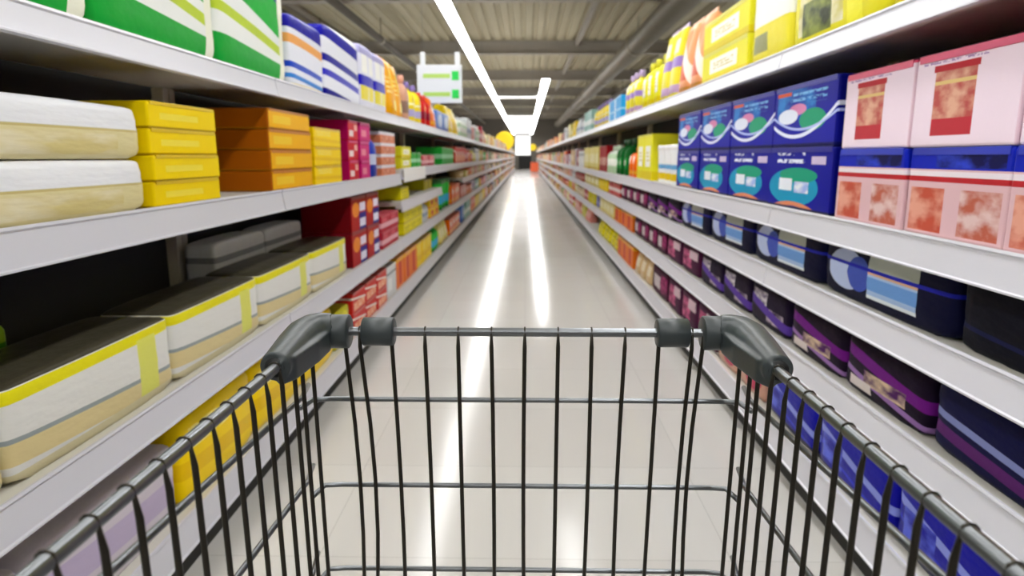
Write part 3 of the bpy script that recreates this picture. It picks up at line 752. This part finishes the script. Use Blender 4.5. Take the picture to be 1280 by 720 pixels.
def disc_sign(loc, r, tilt, label):
    root = empty('round_sign', loc); tag(root, label, 'sign')
    bm = bmesh.new(); add_tube(bm, [(0, -.03, 0), (0, -.015, 0), (0, .015, 0), (0, .03, 0)], [r * .96, r, r, r * .96], 40)
    bmesh.ops.recalc_face_normals(bm, faces=bm.faces)
    o = link('sign_disc', to_mesh(bm, 'sign_disc', plain('sign_yellow', '#f2cf08', .4)), root); o.rotation_euler = (0, tilt, 0)
    tube('hanging_wire', HOUSING, [(0, 0, r * .97), (0, 0, CZ - loc[2])], .006, root, 6)
disc_sign((-1.12, 37., 1.93), .5, .5, 'round yellow sign hanging above far end of left shelves')
disc_sign((.56, 52., 1.78), .25, -.2, 'small yellow disc sign by right-hand shelves far off')

card = tag(box('shelf_card', plain('card_white', '#f6f6f6', .4), (-.9095, -.904, 5.14, 6.25, .955, 1.062), None, .003), 'blank white price card clipped along the left second shelf edge', 'card')

bn = empty('display_bin', (.62, 48.5, 0)); tag(bn, 'orange-red display bin on the floor at the far right', 'bin')
RB_ = plain('bin_orange', '#e8663a', .5)
bm = bmesh.new()
for d in ((-.27, .27, -.3, -.27, .06, .72), (-.27, .27, .27, .3, .06, .72), (-.27, -.24, -.27, .27, .06, .72), (.24, .27, -.27, .27, .06, .72), (-.24, .24, -.27, .27, .06, .09)): add_box(bm, *d, bev=.005)
link('bin_body', to_mesh(bm, 'bin_body', RB_), bn)
bm = bmesh.new(); add_tube(bm, [(-.27, -.3, .72), (.27, -.3, .72), (.27, .3, .72), (-.27, .3, .72)], .018, 8, True); link('rim', to_mesh(bm, 'rim', plain('bin_rim', '#b53a1c', .5), True), bn)
for x in (-.22, .22):
    for y in (-.25, .25): box('leg', KICK, (x - .025, x + .025, y - .025, y + .025, 0, .07), bn)

# ------------------------------------------------------------------ shopping cart
RZ = 1.15 - .196         # rim height
FY, BY, HX = .75, -.22, .235
cart = empty('shopping_cart', (0, .3, 0)); tag(cart, 'dark wire shopping cart with grey plastic corner grips in the aisle', 'shopping cart')
OFF = Vector((0, -.3, 0))
def P(*pts): return [Vector(p) + OFF for p in pts]
def arc(cx, cy, rx, ry, a0, a1, n, z): return [(cx + rx * math.cos(a0 + (a1 - a0) * i / n), cy + ry * math.sin(a0 + (a1 - a0) * i / n), z) for i in range(n + 1)]
rim = [(-HX, BY, RZ)] + [(-HX, FY - .14, RZ)] + arc(-.195, FY - .05, .046, .05, PI, PI / 2, 8, RZ) + arc(.195, FY - .05, .046, .05, PI / 2, 0, 8, RZ) + [(HX, FY - .14, RZ), (HX, BY, RZ)]
tube('rim', CHROME, P(*rim), .0052, cart, 12)
# vertical wires of the front panel: hook over the rim, run down and under
BOT = RZ - .345
def hooked(px, py, nx, ny, bx, by, zb, wob=0.):
    """px,py on the rim; nx,ny points out of the basket; foot at bx,by,zb"""
    pts = []; rad = []
    r = .0057
    for i in range(7):
        a = -PI * .35 + (PI * 1.05) * i / 6          # from the outside over the top to the inside
        o = r * math.cos(a) ; z = r * math.sin(a)
        pts.append((px + nx * o, py + ny * o, RZ + z)); rad.append(.0010)
    inx, iny = px - nx * r, py - ny * r
    for t in (.035, .3, .5, .7, 1):
        w = wob * math.sin(t * PI)
        pts.append((inx + (bx - inx) * t + w * abs(ny), iny + (by - iny) * t + w * abs(nx), RZ - .004 + (zb - RZ) * t)); rad.append(.0024)
    return pts, rad
fx = [-.2045, -.188] + [-.151 + .0377 * i for i in range(10)] + [.2005]
wob = [.006, .008, .002, .001, 0, .001, -.001, 0, .001, -.002, 0, -.004, -.006]
for x, w in zip(fx, wob):
    hp, hr = hooked(x, FY, 0, 1, x * .945, FY - .012, BOT, w); tube('vertical_wire', RODMAT, P(*hp), hr, cart, 8)
ys = [.715 - .0346 * i for i in range(27)]
for s in (-1, 1):
    for i, y in enumerate(ys):
        xr = HX + (.004 if y > .66 else 0)
        hp, hr = hooked(s * xr, y, s, 0, s * (xr - .012), y, BOT, 0); tube('vertical_wire', RODMAT, P(*hp), hr, cart, 8)
for dz in (.081, .188, .298):
    z = RZ - dz; e = .255 if dz < .1 else .247
    tube('horizontal_wire', CHROME, P((-e + .004, FY - .03, z), (-e + .01, FY - .003, z), (-e + .03, FY, z), (e - .03, FY, z), (e - .01, FY - .003, z), (e - .004, FY - .03, z)), .0031, cart, 8)
for s in (-1, 1):
    for dz0, dz1 in ((.06, .036), (.158, .138), (.27, .255)):
        xo = s * (HX + .0035)
        tube('horizontal_wire', CHROME, P((xo + s * .008, FY - .012, RZ - dz0), (xo, FY - .06, RZ - dz0 + .002), (xo, .3, RZ - dz1), (xo, BY, RZ - dz1)), .0029, cart, 8)
# basket floor, rear gate, handle, chassis and castors
for i in range(11):
    x = -.21 + .042 * i
    tube('floor_wire', RODMAT, P((x * .98, FY - .012, BOT), (x, .3, BOT - .006), (x, BY, BOT)), .0024, cart, 6)
for y in (.72, .5, .28, .06, -.16): tube('floor_wire', RODMAT, P((-.224, y, BOT - .006), (.224, y, BOT - .006)), .003, cart, 6)
for i in range(9):
    x = -.2 + .05 * i; tube('gate_wire', RODMAT, P((x, BY, RZ), (x, BY, BOT)), .0024, cart, 6)
tube('gate_wire', CHROME, P((-HX, BY, RZ), (HX, BY, RZ)), .004, cart, 8)
tube('chassis_frame', CHROME, P((-.245, BY - .1, RZ + .045), (-.245, BY, RZ - .03), (-.24, BY + .02, .55), (-.24, BY + .02, .2), (-.22, .1, .17), (-.17, .62, .16), (.17, .62, .16), (.22, .1, .17), (.24, BY + .02, .2), (.24, BY + .02, .55), (.245, BY, RZ - .03), (.245, BY - .1, RZ + .045)), .011, cart, 10)
for s in (-1, 1): tube('chassis_frame', CHROME, P((s * .235, BY + .02, .5), (s * .226, .3, BOT - .012), (s * .22, .66, BOT - .01)), .008, cart, 8)
tube('handle_bar', GRIP, P((-.265, BY - .1, RZ + .045), (.265, BY - .1, RZ + .045)), .0155, cart, 16)
for x, y in ((-.17, .6), (.17, .6), (-.232, BY + .03), (.232, BY + .03)):
    bm = bmesh.new(); add_box(bm, x - .028, x - .022, y - .33, y - .27, .06, .15, .002); add_box(bm, x + .022, x + .028, y - .33, y - .27, .06, .15, .002); add_box(bm, x - .028, x + .028, y - .33, y - .27, .145, .155, .002)
    f = link('castor_fork', to_mesh(bm, 'castor_fork', CHROME), cart)
    bm = bmesh.new(); add_tube(bm, [(x - .017, y - .3, .061), (x - .013, y - .3, .061), (x + .013, y - .3, .061), (x + .017, y - .3, .061)], [.054, .061, .061, .054], 24)
    link('wheel', to_mesh(bm, 'wheel', plain('wheel_rubber', '#3a3a3a', .6), True), f)
# grey plastic corner grips and sleeves
for s in (-1, 1):
    path = [(s * .2195, FY, RZ), (s * .221, FY, RZ), (s * .229, FY - .004, RZ + .001), (s * .238, FY - .014, RZ + .002), (s * .2425, FY - .034, RZ + .002), (s * .242, FY - .065, RZ + .001), (s * .2395, FY - .10, RZ), (s * .2375, FY - .132, RZ - .001)]
    bm = bmesh.new(); add_tube(bm, P(*path), [.0195, .0208, .0214, .021, .0198, .018, .0162, .0145], 24)
    tri = [(s * .2195, FY - .002), (s * .236, FY - .01), (s * .236, FY - .132), (s * .230, FY - .137), (s * .2215, FY - .118), (s * .2165, FY - .06), (s * .2165, FY - .02)]
    a = [bm.verts.new((x, y - .3, RZ + .006)) for x, y in tri]; b_ = [bm.verts.new((x, y - .3, RZ - .0185)) for x, y in tri]
    fs = [bm.faces.new((a[i], a[(i + 1) % len(tri)], b_[(i + 1) % len(tri)], b_[i])) for i in range(len(tri))]
    fs += [bm.faces.new(a[::-1]), bm.faces.new(b_)]
    bmesh.ops.recalc_face_normals(bm, faces=bm.faces)
    tmp = link('corner_grip', to_mesh(bm, 'corner_grip', GRIP), cart)
    md = tmp.modifiers.new('weld', 'REMESH'); md.mode = 'VOXEL'; md.voxel_size = .0014; md.use_smooth_shade = True
    sm_ = tmp.modifiers.new('soften', 'SMOOTH'); sm_.iterations = 14; sm_.factor = .5
    me = bpy.data.meshes.new_from_object(tmp.evaluated_get(bpy.context.evaluated_depsgraph_get()))
    tmp.modifiers.clear(); tmp.data = me; me.name = 'corner_grip'
    if not me.materials: me.materials.append(GRIP)
    g = tmp
    tube('grip_sleeve', GRIP, P((s * .1995, FY, RZ), (s * .2005, FY, RZ), (s * .222, FY, RZ), (s * .226, FY, RZ)), [.0178, .0194, .0194, .018], g, 28)
    tube('socket', plain('socket_black', '#0a0a0a', .7), P((s * .2374, FY - .128, RZ - .001), (s * .2374, FY - .1335, RZ - .001)), .0095, g, 20)
    tube('sleeve', GRIP, P((s * .1485, FY, RZ), (s * .1495, FY, RZ), (s * .183, FY, RZ), (s * .184, FY, RZ)), [.0148, .0163, .0163, .0148], cart, 24)

# ------------------------------------------------------------------ world, camera, look
w = bpy.data.worlds.new('World'); bpy.context.scene.world = w; w.use_nodes = True
w.node_tree.nodes['Background'].inputs[0].default_value = (.8, .85, .9, 1); w.node_tree.nodes['Background'].inputs[1].default_value = .1

cam = bpy.data.cameras.new('camera'); co = bpy.data.objects.new('camera', cam); C.objects.link(co)
cam.sensor_width = 36; cam.lens = 24; cam.clip_start = .02; cam.clip_end = 200
co.location = (0, 0, 1.15)
co.rotation_euler = (PI / 2 - math.atan(165 / 853.3), 0, math.atan(17 / 853.3 * .982))
cam.dof.use_dof = True; cam.dof.focus_distance = .75; cam.dof.aperture_fstop = 7.
sc_ = bpy.context.scene
sc_.camera = co
sc_.view_settings.view_transform = 'Standard'; sc_.view_settings.look = 'None'
sc_.view_settings.gamma = 1; sc_.view_settings.exposure = .12; sc_.view_settings.use_curve_mapping = False
sc_.cycles.max_bounces = 8; sc_.cycles.diffuse_bounces = 4; sc_.cycles.use_denoising = True
